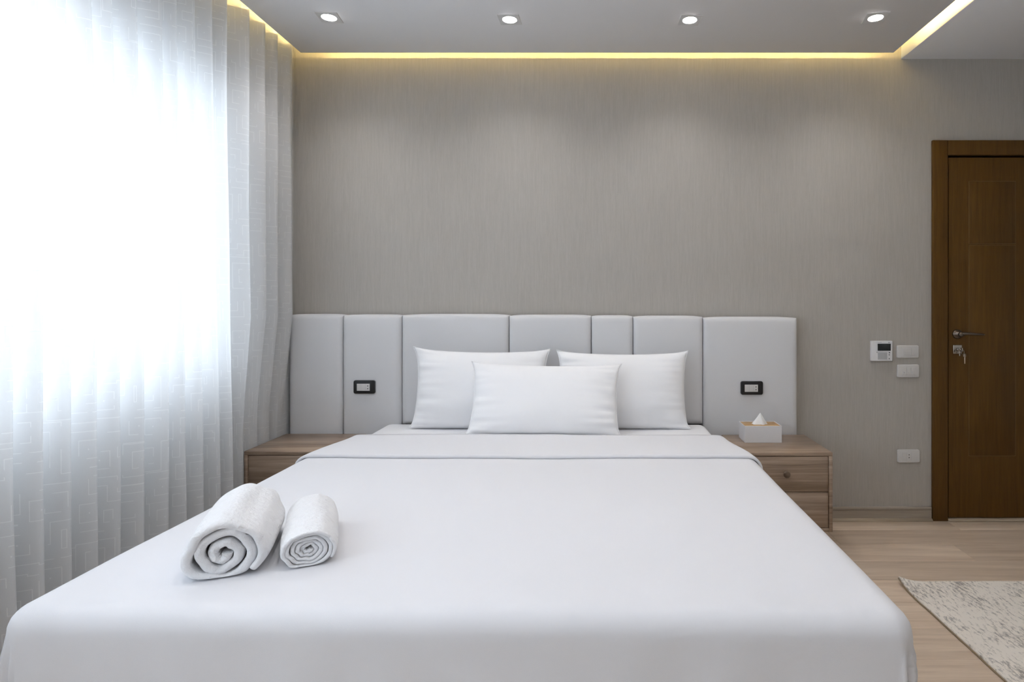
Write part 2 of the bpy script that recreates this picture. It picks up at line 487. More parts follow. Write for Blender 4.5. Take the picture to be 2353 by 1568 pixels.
# window: frame, sashes, panes (partly behind the sheer curtain)
win = empty('window_1', (RX0 - 0.045, (WY0 + WY1) / 2, WZ0)); struct(win, 'white framed window partly behind the sheer curtain, lengthened out of view')
def wbox(name, y0, y1, z0, z1, mat, dx=0.03):
    b = box(name, -dx, dx, y0 - win.location.y, y1 - win.location.y, z0 - WZ0, z1 - WZ0, mat, win, 0.004 if mat is M_FRAME else 0)
    return b
fw = 0.055
wbox('frame_rail', WY0, WY1, WZ0, WZ0 + fw, M_FRAME); wbox('frame_rail', WY0, WY1, WZ1 - fw, WZ1, M_FRAME)
wbox('frame_stile', WY0, WY0 + fw, WZ0 + fw, WZ1 - fw, M_FRAME); wbox('frame_stile', WY1 - fw, WY1, WZ0 + fw, WZ1 - fw, M_FRAME)
ym = (WY0 + WY1) / 2
wbox('frame_stile', ym - 0.03, ym + 0.03, WZ0 + fw, WZ1 - fw, M_FRAME)
wbox('pane', WY0 + fw, ym - 0.03, WZ0 + fw, WZ1 - fw, M_GLASS, 0.003)
wbox('pane', ym + 0.03, WY1 - fw, WZ0 + fw, WZ1 - fw, M_GLASS, 0.003)

# ------------------------------------------------------------------ door
door = empty('door_1', (DX0, RY1, 0)); struct(door, 'dark brown wooden door with grooved panels and casing')
def dbox(name, x0, x1, y0, y1, z0, z1, mat, parent=door, bevel=0.002, seg=2):
    o = box(name, x0 - DX0, x1 - DX0, y0 - RY1, y1 - RY1, z0, z1, mat, None, bevel, seg)
    o.parent = parent
    return o
CW = 0.082
dbox('casing', DX0 - 0.075, DX0 + 0.010, RY1 - 0.018, RY1 - 0.001, 0.0, DZ1 + 0.072, M_DOOR, bevel=0.003)
dbox('casing', DX1 - 0.010, DX1 + 0.075, RY1 - 0.018, RY1 - 0.001, 0.0, DZ1 + 0.072, M_DOOR, bevel=0.003)
dbox('casing', DX0 + 0.010, DX1 - 0.010, RY1 - 0.017, RY1 - 0.001, DZ1 - 0.010, DZ1 + 0.072, M_DOOR, bevel=0.003)
for a, b_ in ((DX0, DX0 + 0.010), (DX1 - 0.010, DX1)):
    dbox('jamb', a, b_, RY1 - 0.001, RY1 + T, 0.0, DZ1 - 0.010, M_DOOR, bevel=0)
dbox('jamb', DX0 + 0.010, DX1 - 0.010, RY1 - 0.001, RY1 + T, DZ1 - 0.010, DZ1, M_DOOR, bevel=0)
dbox('stop', DX0 + 0.010, DX1 - 0.010, RY1 + 0.05, RY1 + T, 0.0, DZ1 - 0.010, M_DARK, bevel=0)
LX0, LX1, LZ0, LZ1 = DX0 + 0.020, DX1 - 0.018, 0.016, DZ1 - 0.022
LY = RY1 - 0.004
leaf = dbox('leaf', LX0, LX1, LY, LY + 0.04, LZ0, LZ1, M_DOOR, bevel=0.0015)
# raised panels with a thin light line round them
colw = 0.262
for px in (2.088, 2.48):
    for z0, z1 in ((1.545, 1.896), (0.36, 1.539)):
        dbox('groove', px, px + colw, LY - 0.0012, LY, z0, z1, M_DOORLINE, bevel=0)
        dbox('panel', px + 0.0022, px + colw - 0.0022, LY - 0.0026, LY - 0.0006, z0 + 0.0022, z1 - 0.0022, M_DOOR, bevel=0.0008, seg=1)
dbox('threshold', DX0 + 0.010, DX1 - 0.010, RY1 - 0.030, RY1 + 0.05, 0.0, 0.012, M_THRESH, bevel=0.004)
# lever handle on a round rosette
hx, hz = 2.022, CAMZ - 68 / 411.0
bm = bmesh.new()
add_lathe(bm, [(0.0, 0), (0.026, 0), (0.026, 0.005), (0.022, 0.009), (0.013, 0.011), (0.013, 0.030), (0.0, 0.030)], (hx - DX0, LY - RY1, hz), (0, -1, 0))
handle = bm_obj('handle', bm, M_BRONZE, door, True)
bm = bmesh.new()
pts = []; rr = []
for k in range(15):
    t = k / 14
    pts.append((hx - DX0 + 0.004 + 0.125 * t, LY - RY1 - 0.040 - 0.006 * math.sin(t * PI), hz + 0.004 - 0.006 * t * t))
    rr.append(0.0095 * (1 - 0.45 * t) if t < 0.97 else 0.003)
add_tube(bm, pts, rr, 12)
add_lathe(bm, [(0.0, 0), (0.012, 0), (0.014, 0.012), (0.012, 0.020), (0.0, 0.022)], (hx - DX0, LY - RY1 - 0.028, hz), (0, -1, 0))
lev = bm_obj('lever', bm, M_BRONZE, handle, True)
# square lock escutcheon
ez = CAMZ - 103 / 411.0
lock = dbox('lock_plate', hx - 0.025, hx + 0.025, LY - 0.008, LY, ez - 0.025, ez + 0.025, M_CHROME, bevel=0.003)
bm = bmesh.new(); add_lathe(bm, [(0.0, 0), (0.010, 0), (0.010, 0.010), (0.008, 0.012), (0, 0.012)], (hx - DX0, LY - RY1 - 0.008, ez), (0, -1, 0))
bm_obj('cylinder', bm, M_CHROME, lock, True)
# keys
keys = empty('key_ring', (hx, LY - 0.02, ez)); tag(keys, 'small metal keys hanging on a ring in the lock of the brown door', 'keys')
bm = bmesh.new(); add_cyl(bm, (0, 0, 0), (0, -1, 0), 0.0025, 0.0025, 0.014, 8)
add_box(bm, -0.0015, 0.0015, -0.032, -0.012, -0.012, 0.012, 0.001, 1)
bm_obj('inserted_key', bm, M_CHROME, keys, True)
bm = bmesh.new()
ringp = [(0.011 * math.sin(a) + 0.004, -0.025 + 0.004 * math.sin(a), -0.012 + 0.012 * math.cos(a)) for a in [2 * PI * k / 20 for k in range(21)]]
add_tube(bm, ringp, 0.0011, 6); bm_obj('ring', bm, M_CHROME, keys, True)
bm = bmesh.new()
add_lathe(bm, [(0, 0), (0.0105, 0), (0.0105, 0.002), (0, 0.002)], (0.013, -0.028, -0.030), (0.35, -1, 0), 16)
add_box(bm, 0.0105, 0.0165, -0.030, -0.028, -0.076, -0.036, 0.0006, 1)
hk = bm_obj('hanging_key', bm, M_KEY, keys, True)
bm = bmesh.new(); add_box(bm, -0.016, -0.010, -0.027, -0.025, -0.034, -0.018, 0.0006, 1)
add_lathe(bm, [(0, 0), (0.008, 0), (0.008, 0.002), (0, 0.002)], (-0.010, -0.025, -0.016), (0.2, -1, 0), 14)
bm_obj('hanging_key', bm, M_CHROME, keys, True)

# ------------------------------------------------------------------ LED strips and downlights
def led(label, x0, x1, y0, y1, z=PZ + 0.013):
    o = box('led_strip', x0, x1, y0, y1, z, z + 0.003, M_TRIM)
    tag(o, label, 'light strip', 'warm cove light strips')
    e = box('diodes', x0 + 0.001, x1 - 0.001, y0 + 0.001, y1 - 0.001, z + 0.003, z + 0.005, M_LED, o)
    return o
led('warm light strip glowing in the cove above the headboard wall', PX0 + 0.08, PX1 - 0.06, PY1 - 0.050, PY1 - 0.042)
led('warm light strip glowing in the cove along the curtain', PX0 + 0.042, PX0 + 0.050, 0.2, PY1 - 0.12)
led('warm light strip glowing in the cove beside the door soffit', PX1 - 0.050, PX1 - 0.042, 0.2, PY1 - 0.12)

def downlight(x, y, rz, label, power=22.0):
    e = empty('downlight', (x, y, PZ), rz)
    tag(e, label, 'ceiling light', 'square recessed downlights over the bed')
    bm = bmesh.new()      # square trim with a round opening, thin and slightly proud of the panel
    h = 0.052; n = 32; r = 0.0345
    def sq(k):
        a = 2 * PI * k / n; c, s = math.cos(a), math.sin(a); m = max(abs(c), abs(s)); return (h * c / m, h * s / m)
    lo = [bm.verts.new((*sq(k), -0.001)) for k in range(n)]
    ed = [bm.verts.new((sq(k)[0] * .96, sq(k)[1] * .96, -0.004)) for k in range(n)]
    inn = [bm.verts.new((r * math.cos(2 * PI * k / n), r * math.sin(2 * PI * k / n), -0.004)) for k in range(n)]
    up = [bm.verts.new((r * .97 * math.cos(2 * PI * k / n), r * .97 * math.sin(2 * PI * k / n), -0.001)) for k in range(n)]
    for A, B in ((lo, ed), (ed, inn), (inn, up)):
        for k in range(n): bm.faces.new((A[k], A[(k + 1) % n], B[(k + 1) % n], B[k]))
    bm_obj('trim', bm, M_TRIM, e, False)
    bm = bmesh.new(); add_lathe(bm, [(0, -0.0025), (0.0325, -0.0025), (0.0325, -0.001), (0, -0.001)], (0, 0, 0), (0, 0, 1), 32)
    bm_obj('lens', bm, M_LENS, e, True)
    ld = bpy.data.lights.new('lamp', 'SPOT'); ld.energy = power; ld.color = (1.0, 0.99, 0.985)
    ld.spot_size = math.radians(130); ld.spot_blend = 1.0; ld.shadow_soft_size = 0.045
    lo_ = bpy.data.objects.new('lamp', ld); C.objects.link(lo_); lo_.parent = e; lo_.location = (0, 0, -0.012)
    return e
for (px, py, rz, lb) in ((756, 39, 0.10, 'square recessed downlight nearest the curtain'), (1171, 44, -0.04, 'square recessed downlight second from the curtain'),
                         (1585, 45, 0.06, 'square recessed downlight third from the curtain, second from the door'), (2012, 40, -0.15, 'square recessed downlight nearest the door')):
    Y = (PZ - CAMZ) * FX / (700 - py)
    downlight((px - 1367) * Y / FX, Y, rz, lb, 14.0)
for Y, P in ((1.50, 14.0), (0.15, 5.5)):  # two unseen rows, added to give the bed soft overhead light
    for X, wh in ((-1.275, 'nearest the curtain'), (-0.409, 'second from the curtain'), (0.455, 'third from the curtain'), (1.346, 'farthest from the curtain')):
        downlight(X, Y, 0.0, 'added out-of-view fill downlight %s in the row %s' % (wh, 'above the middle of the bed' if Y > 1 else 'before the foot of the bed'), P)

# ------------------------------------------------------------------ curtain
def curtain():
    xs = [20, 87, 158, 216, 268, 322, 378, 415, 456, 494, 529, 577, 612, 640]
    crest = [1.622 * FX / (1367 - px) for px in xs]
    yb = crest[0]; k = 0
    front = []
    while yb > 0.70:  # cloth ends early out of view; bare window beyond adds daylight
        k += 1; yb -= (0.13, 0.10, 0.16, 0.12, 0.15)[k % 5]; front.append(yb)
    crest = list(reversed(front)) + crest + [3.165]
    ctrl = []                                   # (y, x) of crests and valleys
    rnd = random.Random(3)
    for i, c in enumerate(crest):
        nxt = crest[i + 1] if i + 1 < len(crest) else c + 0.10
        amp = min(0.098, 0.92 * (nxt - c)) * (0.85 + 0.3 * rnd.random())
        ctrl.append((c, -1.622 + 0.010 * (rnd.random() - .5)))
        if i + 1 < len(crest): ctrl.append((c + 0.32 * (nxt - c), -1.622 - amp))
    ctrl.append((3.300, -1.695))
    pts = []
    for (y0, x0), (y1, x1) in zip(ctrl[:-1], ctrl[1:]):
        n = 9
        for k in range(n):
            t = k / n
            s = t * t * (3 - 2 * t)
            pts.append((y0 + (y1 - y0) * t, x0 + (x1 - x0) * s))
    pts.append(ctrl[-1])
    s = [0.0]
    for a, b in zip(pts[:-1], pts[1:]): s.append(s[-1] + math.hypot(a[0] - b[0], a[1] - b[1]))
    NZ = 36; z0, z1 = 0.012, 2.735
    V = []; U = []; F = []
    for j in range(NZ + 1):
        z = z0 + (z1 - z0) * j / NZ
        for i, (yy, xx) in enumerate(pts):
            fr = min(1.0, max(0.0, (3.2 - yy) / 0.6))
            dy = fr * (0.030 * (1.6 - z) / 1.6 + 0.008 * math.sin(z * 2.3 + s[i] * 1.7))
            n1 = noise.noise(Vector((s[i] * 3.0, z * 0.8, 1.7)))
            amp = 1.0 + 0.22 * n1 + 0.10 * (1.2 - z)
            xc = -1.645
            X = xc + (xx - xc) * max(0.5, amp) + 0.006 * noise.noise(Vector((s[i] * 6, z * 1.6, 5.0)))
            if yy > 2.74:                       # hangs clear of the nightstand and headboard
                k = min(1, (yy - 2.74) / 0.06) * min(1.0, max(0.0, (1.15 - z) / 0.55))
                if yy > 3.18: k = 1.0
                X = X * (1 - k) + min(X, -1.682) * k
            V.append((X, yy + dy, z)); U.append((s[i] * 1.15, z))
    W = len(pts)
    for j in range(NZ):
        for i in range(W - 1):
            F.append((j * W + i, j * W + i + 1, (j + 1) * W + i + 1, (j + 1) * W + i))
    o = mesh_obj('sheer_curtain', V, F, M_CURT, None, True, U)
    tag(o, 'full-length white sheer curtain with embroidered maze lines across part of the window', 'curtain')
    bm = bmesh.new(); add_box(bm, -1.70, -1.63, -0.95, 3.29, z1 + 0.001, RZ, 0.003, 1)
    r = bm_obj('curtain_rail', bm, M_TRIM); tag(r, 'white curtain rail in the ceiling pocket above the sheer curtain', 'curtain rail')
curtain()

# ------------------------------------------------------------------ headboard
HBY = 3.212                       # front face
hb = empty('headboard', (-0.28, RY1 - 0.002, 0)); tag(hb, 'wide pale grey upholstered headboard of seven vertical padded panels', 'headboard')
def pad(x0, x1, z0, z1, d, parent):
    """padded panel facing -Y with rounded edges and slightly arched top"""
    nu, nv = 26, 26; r = 0.022
    def ease(k, n):
        t = k / n
        return 0.5 - 0.5 * math.cos(PI * t)
    wd, ht = x1 - x0, z1 - z0
    V = []; F = []
    f = lambda e: math.sqrt(max(0, 1 - (1 - min(e / r, 1)) ** 2))
    for j in range(nv + 1):
        v = ease(j, nv)
        for i in range(nu + 1):
            u = ease(i, nu)
            ex, ez = min(u, 1 - u) * wd, min(v, 1 - v) * ht
            q = f(ex) * f(ez)
            bul = 0.007 * (1 - (2 * u - 1) ** 4) * (1 - (2 * v - 1) ** 6)
            dz = 0.007 * (1 - abs(2 * u - 1) ** 5) * (v ** 8)
            wob = 0.0015 * noise.noise(Vector((x0 * 9 + u * wd * 7, v * ht * 5, 3.1)))
            V.append((x0 + u * wd, RY1 - 0.012 - (d - 0.007 - r) - r * q - bul + wob, z0 + v * ht + dz - 0.006 * (v ** 8)))
    W = nu + 1
    for j in range(nv):
        for i in range(nu): F.append((j * W + i, j * W + i + 1, (j + 1) * W + i + 1, (j + 1) * W + i))
    edge = [i for i in range(W)] + [j * W + nu for j in range(1, nv + 1)] + [nv * W + i for i in range(nu - 1, -1, -1)] + [j * W for j in range(nv - 1, 0, -1)]
    b0 = len(V)
    for e in edge: V.append((V[e][0], RY1 - 0.012, V[e][2]))
    n = len(edge)
    for k in range(n): F.append((edge[k], b0 + k, b0 + (k + 1) % n, edge[(k + 1) % n]))
    F.append([b0 + k for k in range(n)])
    V = [(a - parent.location.x, b - parent.location.y, c) for a, b, c in V]
    o = mesh_obj('panel', V, F, M_HEAD, parent, True)
    return o
seams = [661, 785, 921, 1168.5, 1358.5, 1455, 1616.5, 1834.5]
tops = [722.5, 723.5, 722.5, 724, 725.5, 726.5, 729]
kx = HBY / FX
for i in range(7):
    a, b = (seams[i] - 1367) * kx, (seams[i + 1] - 1367) * kx
    zt = CAMZ - (tops[i] - 700) * kx
    pad(a + 0.0008, b - 0.0008, 0.30 if i in (0, 1, 6) else 0.553, zt, RY1 - 0.012 - HBY, hb)
bx0, bx1 = (661 - 1367) * kx + 0.02, (1834 - 1367) * kx - 0.02
ob = box('backing_board', bx0 - hb.location.x, bx1 - hb.location.x, RY1 - 0.011 - hb.location.y, 0.0, 0.0, 1.12, M_HEADDARK, hb)

# ------------------------------------------------------------------ nightstands
def nightstand(x0, x1, ztop, label, grp):
    y0, y1 = 2.812, HBY - 0.014
    e = empty('nightstand', ((x0 + x1) / 2, (y0 + y1) / 2, 0)); tag(e, label, 'nightstand', grp)
    cx, cy = e.location.x, e.location.y
    def b(name, a0, a1, b0, b1, c0, c1, m, par=e, bev=0.0012, seg=1):
        return box(name, a0 - cx, a1 - cx, b0 - cy, b1 - cy, c0, c1, m, par, bev, seg)
    t = 0.017; zb = ztop - 0.378
    b('top', x0, x1, y0, y1, ztop - t, ztop, M_NS)
    b('bottom', x0 + t, x1 - t, y0, y1, zb, zb + t, M_NS)
    b('side', x0, x0 + t, y0, y1, zb, ztop - t, M_NS); b('side', x1 - t, x1, y0, y1, zb, ztop - t, M_NS)
    b('back', x0 + t, x1 - t, y1 - 0.008, y1, zb + t, ztop - t, M_DARK)
    zi0, zi1 = zb + t + 0.003, ztop - t - 0.003
    zm = (zi0 + zi1) / 2
    for c0, c1 in ((zi0, zm - 0.0012), (zm + 0.0012, zi1)):
        d = b('drawer', x0 + t + 0.003, x1 - t - 0.003, y0 + 0.003, y1 - 0.03, c0, c1, M_NS, e, 0.0015)
        bm = bmesh.new()
        add_lathe(bm, [(0, 0), (0.0075, 0), (0.0075, 0.010), (0.0155, 0.015), (0.017, 0.020), (0.0155, 0.024), (0.0, 0.025)], (0, y0 + 0.003 - cy, (c0 + c1) / 2 + 0.004), (0, -1, 0), 24)
        bm_obj('knob', bm, M_NSD, d, True)
    for fx in (x0 + 0.035, x1 - 0.045):
        for fy in (y0 + 0.03, y1 - 0.04):
            bm = bmesh.new(); add_cyl(bm, (fx - cx, fy - cy, 0), (0, 0, 1), 0.013, 0.018, zb, 14)
            bm_obj('leg', bm, M_BLACKPL, e, True)
    return e
nightstand(0.685, 1.130, 0.503, 'walnut two-drawer nightstand under the white tissue box', 'nightstands beside the bed')
nightstand(-1.668, -1.235, 0.508, 'walnut two-drawer nightstand beside the curtain, bare on top', 'nightstands beside the bed')

# ------------------------------------------------------------------ bed
BXC, BROT = -0.276, math.radians(-0.55)
bed = empty('bed', (BXC, 2.2, 0), BROT); tag(bed, 'low double bed made up with a white fitted sheet', 'bed')
mx0, mx1, my0, my1 = -0.865, 0.865, -0.95, 0.998
box('base', mx0 + 0.03, mx1 - 0.03, my0 + 0.03, my1 - 0.015, 0.10, 0.33, M_BEDBASE, bed, 0.015, 3)
for fx in (mx0 + 0.12, mx1 - 0.12):
    for fy in (my0 + 0.12, my1 - 0.12):
        bm = bmesh.new(); add_cyl(bm, (fx, fy, 0), (0, 0, 1), 0.022, 0.028, 0.10, 16); bm_obj('leg', bm, M_BLACKPL, bed, True)
MTOP = 0.566
box('mattress', mx0, mx1, my0, my1, 0.33, MTOP, M_LINEN, bed, 0.045, 6)

duv = empty('duvet', (BXC, 2.2, 0), BROT); tag(duv, 'smooth white duvet drawn tight over the bed and turned down near the pillows', 'duvet')
def drape(name, top, hw, yf, yh, flap, r, hem_drop, parent, thick, foot=True, seed=0.0, taper=0.0, ty0=0.22, ty1=0.60):
    """cloth laid on a box: sides (and foot) fall over a rounded edge; local coordinates, foot at yf, head at yh"""
    step = 0.014
    ext = r * PI / 2 - r + flap          # unfolded length beyond the edge
    us = []
    n_in = 70
    for k in range(n_in + 1): us.append(-(hw - r) + 2 * (hw - r) * k / n_in)
    m = int((flap + r * PI / 2) / step)
    outer = [(flap + r * PI / 2) * (k + 1) / m for k in range(m)]
    xs = [-(hw - r) - o for o in reversed(outer)] + us + [(hw - r) + o for o in outer]
    ny = max(12, int((yh - yf) / 0.025))
    ys = [yf + (r if foot else 0) + (yh - yf - (r if foot else 0)) * k / ny for k in range(ny + 1)]
    if foot: ys = [yf + r - o for o in reversed(outer)] + ys
    mxd = flap + r * PI / 2
    V = []; F = []; D = []
    for y in ys:
        for x in xs:
            t = min(1, max(0, (y - ty0) / (ty1 - ty0))); t = t * t * (3 - 2 * t)
            h = hw - taper * t
            xs_ = x * (h - r) / (hw - r) if abs(x) <= hw - r else math.copysign(h - r + abs(x) - (hw - r), x)
            dx = math.copysign(max(abs(xs_) - (h - r), 0), xs_)
            dy = min(y - (yf + r), 0) if foot else 0.0
            d = math.hypot(dx, dy); D.append(d)
            px, py = xs_ - dx, y - dy
            wav = 0.0035 * noise.noise(Vector((x * 2.2, y * 2.2, seed))) + 0.0012 * noise.noise(Vector((x * 7, y * 5, seed + 3)))
            if d < 1e-9:
                V.append((px, py, top + wav)); continue
            nx, nyv = dx / d, dy / d
            dd = min(d, mxd)
            if dd < r * PI / 2:
                a = dd / r; o = r * math.sin(a); z = top - r * (1 - math.cos(a)) + wav * math.cos(a)
            else:
                dr = dd - r * PI / 2
                corner = abs(nx * nyv) * 2
                tng = math.atan2(nyv, nx)
                along = px * abs(nyv) + py * abs(nx) + tng * 0.25
                fold = 0.010 * min(1, dr / 0.15) * noise.noise(Vector((along * 9, dr * 2.0, seed + 7)))
                fold += corner * 0.012 * math.sin(tng * 14 + dr * 9) * min(1, dr / 0.06)
                o = r + 0.02 * dr + fold; z = top - r - dr
            V.append((px + nx * o, py + nyv * o, z))
    W = len(xs)
    for j in range(len(ys) - 1):
        for i in range(W - 1):
            q = (j * W + i, j * W + i + 1, (j + 1) * W + i + 1, (j + 1) * W + i)
            if min(D[k] for k in q) < mxd - 1e-6: F.append(q)
    o = mesh_obj(name, V, F, M_DUVET, parent, True)
    so = o.modifiers.new('thickness', 'SOLIDIFY'); so.thickness = thick; so.offset = -1
    return o
DTOP = 0.580
drape('cover', DTOP, 0.942, -1.005, 0.575, 0.36, 0.050, 0.2, duv, 0.010, True, 2.0, 0.045)
drape('turned_down_edge', DTOP + 0.012, 0.955, 0.205, 0.600, 0.17, 0.058, 0.2, duv, 0.011, False, 2.0, 0.052)

# ------------------------------------------------------------------ pillows
def pillow(name, wd, ht, th, loc, lean, rz, roll, label, seed, ears=(0, 0, 0, 0)):
    n = 46
    V = []; F = []
    def pos(u, v, side):
        # u, v in -1..1 ; edges curve in between the corners
        pin = 0.050
        x = wd / 2 * u * (1 - pin * (1 - v * v) * abs(u) ** 3)
        y = ht / 2 * v * (1 - (0.070 if v > 0 else -0.012) * (1 - u * u) * abs(v) ** 3)
        # ears pulled outwards
        ck = (abs(u) * abs(v)) ** 10
        x += math.copysign(0.012 * ck, u); y += 0.010 * ck if v > 0 else 0.006 * ck
        fu = max(0.0, 1 - abs(u) ** 2.6); fv = max(0.0, 1 - abs(v) ** 2.6)
        t = th / 2 * (fu ** 0.55) * (fv ** 0.55)
        t *= 1 + 0.10 * (-v)                      # filling sinks down
        eu = abs(u) ** 4; ev = abs(v) ** 4
        wr = noise.noise(Vector((v * 9 + seed, u * 1.6, seed))) * eu * (1 - abs(u) ** 12) + noise.noise(Vector((u * 10, v * 1.4 + seed, seed + 4))) * ev * 0.6 * (1 - abs(v) ** 12)
        t += 0.017 * wr * side * (1 if side > 0 else .6)
        t += 0.005 * noise.noise(Vector((u * 2.2 + seed, v * 2.2, 9)))
        z = side * t
        k = 0 if (u < 0 and v > 0) else 1 if (u > 0 and v > 0) else 2 if (u < 0) else 3
        z += ears[k] * (abs(u) * abs(v)) ** 5     # ears tilt forward or back
        if v < -0.55:                              # lower edge flattens where it rests
            q = (-v - 0.55) / 0.45
            y += 0.004 * q * q * (1 - abs(u) ** 6)
        return (x, -z, y)
    idx = {}
    for side in (1, -1):
        for j in range(n + 1):
            for i in range(n + 1):
                u = -1 + 2 * i / n; v = -1 + 2 * j / n
                u = math.sin(u * PI / 2) * .5 + u * .5; v = math.sin(v * PI / 2) * .5 + v * .5
                border = i in (0, n) or j in (0, n)
                if border and side == -1: idx[(side, i, j)] = idx[(1, i, j)]; continue
                if border:
                    a = pos(u, v, 1); b = pos(u, v, -1); p = tuple((p_ + q_) / 2 for p_, q_ in zip(a, b))
                else: p = pos(u, v, side)
                idx[(side, i, j)] = len(V); V.append(p)
        for j in range(n):
            for i in range(n):
                q = [idx[(side, i, j)], idx[(side, i + 1, j)], idx[(side, i + 1, j + 1)], idx[(side, i, j + 1)]]
                F.append(q if side == 1 else q[::-1])
    Mx = Matrix.Rotation(rz, 4, 'Z') @ Matrix.Rotation(-lean, 4, 'X') @ Matrix.Rotation(roll, 4, 'Y') @ Matrix.Translation((0, 0, ht / 2))
    V = [tuple(Mx @ Vector(p)) for p in V]
    # rest exactly on the bed
    zmin = min(p[2] for p in V) + 0.010
    def settle(z):                                 # the underside presses flat on the sheet
        z -= zmin
        return z if z > 0.03 else max(0.0, 0.03 * (z + 0.010) / 0.04) if z > -0.010 else 0.0
    V = [(p[0], p[1], settle(p[2])) for p in V]
    o = mesh_obj(name, V, F, M_PILLOW, None, True)
    o.location = loc
    # piped seam round the edge
    bm = bmesh.new()
    ring = [idx[(1, i, 0)] for i in range(n)] + [idx[(1, n, j)] for j in range(n)] + [idx[(1, i, n)] for i in range(n, 0, -1)] + [idx[(1, 0, j)] for j in range(n, 0, -1)]
    add_tube(bm, [V[k] for k in ring] + [V[ring[0]]], 0.0022, 6)
    bm_obj('seam', bm, M_PILLOW, o, True)
    tag(o, label, 'pillow', 'white pillows on the bed')
    return o
pillow('pillow', 0.690, 0.415, 0.15, (-0.598, 3.045, MTOP + 0.002), math.radians(11), 0.0, math.radians(0.7), 'white pillow leaning on the headboard, on the curtain side', 1.3, (0.03, 0.0, 0.01, 0.0))
pillow('pillow', 0.672, 0.405, 0.15, (0.142, 3.045, MTOP + 0.002), math.radians(11), 0.0, math.radians(0.4), 'white pillow leaning on the headboard, on the door side', 5.9, (0.0, 0.0, 0.0, 0.02))
pillow('pillow', 0.735, 0.372, 0.15, (-0.248, 2.835, MTOP + 0.004), math.radians(22), 0.0, math.radians(0.8), 'white pillow in front of the other two, centred on the bed', 9.2, (0.0, -0.01, 0.02, 0.0))

# ------------------------------------------------------------------ rolled towels
def towel(name, turns, p, thick, r0, sx, sz, L, loc, rz, label, seed, irr, flat):
    """spiral roll; axis along local y, front end towards -y"""
    per = 44; n = int(turns * per)
    V = []; F = []
    na, ne = 14, 6
    rings = []
    for i in range(n + 1):
        ph = 2 * PI * i / per
        def R(q):
            q = max(q, 0)
            rr = r0 + p * q / (2 * PI)
            return rr * (1 + irr * noise.noise(Vector((math.cos(q) * 1.3 + seed, math.sin(q) * 1.3, q * 0.12))))
        def P(q, off):
            rr = R(q) + off
            return Vector((rr * math.cos(q) * sx, 0, -rr * math.sin(q) * sz))
        h = thick / 2 * (1 + 0.12 * noise.noise(Vector((ph * 1.1, seed, 2))))
        if i > n - 5: h *= 0.70 + 0.30 * (n - i) / 5
        jit = 0.007 * noise.noise(Vector((ph * 0.7, seed, 8)))
        y0 = -L / 2 + jit + 0.012 * (1 - i / n) ; y1 = L / 2 + jit
        ring = []
        # outer line front->back, back round, inner line back->front, front round
        for k in range(na + 1):
            yy = y0 + h + (y1 - y0 - 2 * h) * k / na
            ring.append((yy, h))
        for k in range(1, ne):
            a = PI * k / ne; ring.append((y1 - h + h * math.sin(a), h * math.cos(a)))
        for k in range(na + 1):
            yy = y1 - h - (y1 - y0 - 2 * h) * k / na
            ring.append((yy, -h))
        for k in range(1, ne):
            a = PI * k / ne; ring.append((y0 + h - h * math.sin(a), -h * math.cos(a)))
        idx = []
        for yy, off in ring:
            v = P(ph, off)
            sag = 0.004 * noise.noise(Vector((math.cos(ph) * 2, yy * 9, seed + math.sin(ph) * 2)))
            e = 1 - 0.06 * (abs(yy) / (L / 2)) ** 4
            idx.append(len(V)); V.append(Vector((v.x * e + sag, yy, v.z * e + sag)))
        rings.append(idx)
    m = len(rings[0])
    for A, B in zip(rings[:-1], rings[1:]):
        for k in range(m): F.append((A[k], B[k], B[(k + 1) % m], A[(k + 1) % m]))
    F.append(rings[0]); F.append(rings[-1][::-1])
    # settle: flatten underside
    zmin = min(v.z for v in V)
    fl = zmin * (1 - flat)
    for v in V:
        if v.z < fl: v.z = fl + (v.z - fl) * 0.22
    zmin = min(v.z for v in V)
    V = [(v.x, v.y, v.z - zmin) for v in V]
    o = mesh_obj(name, V, F, M_TOWEL, None, True)
    o.location = loc; o.rotation_euler = (0, 0, rz)
    sub = o.modifiers.new('soft', 'SUBSURF'); sub.levels = 1; sub.render_levels = 1
    tag(o, label, 'towel', 'rolled white towels on the bed')
    return o
TZ = DTOP + 0.003
towel('rolled_towel', 3.13, 0.0246, 0.0240, 0.010, 0.99, 0.88, 0.31, (-0.905, 1.488, TZ), math.radians(21), 'larger rolled white towel, nearer the curtain side of the bed', 2.2, 0.20, 0.25)
towel('rolled_towel', 5.12, 0.0104, 0.0100, 0.006, 1.10, 0.85, 0.30, (-0.744, 1.545, TZ), math.radians(24), 'smaller tightly rolled white towel beside the larger one', 6.4, 0.06, 0.22)

# ------------------------------------------------------------------ tissue box
tb = empty('tissue_box', (0.856, 3.070, 0.5035)); tag(tb, 'white tissue box with a bamboo lid on the nightstand', 'tissue box')
bm = bmesh.new()
w2, d2, hh, th = 0.0945, 0.063, 0.086, 0.0028
add_box(bm, -w2, w2, -d2, -d2 + th, 0, hh, 0.0012, 1); add_box(bm, -w2, w2, d2 - th, d2, 0, hh, 0.0012, 1)
add_box(bm, -w2, -w2 + th, -d2 + th, d2 - th, 0, hh, 0.0012, 1); add_box(bm, w2 - th, w2, -d2 + th, d2 - th, 0, hh, 0.0012, 1)
add_box(bm, -w2 + th, w2 - th, -d2 + th, d2 - th, 0, 0.003)
bm_obj('body', bm, M_BOXW, tb)
box('lid', -w2 + th + 0.0005, w2 - th - 0.0005, -d2 + th + 0.0005, d2 - th - 0.0005, hh - 0.009, hh - 0.003, M_BAMBOO, tb, 0.0008, 1)
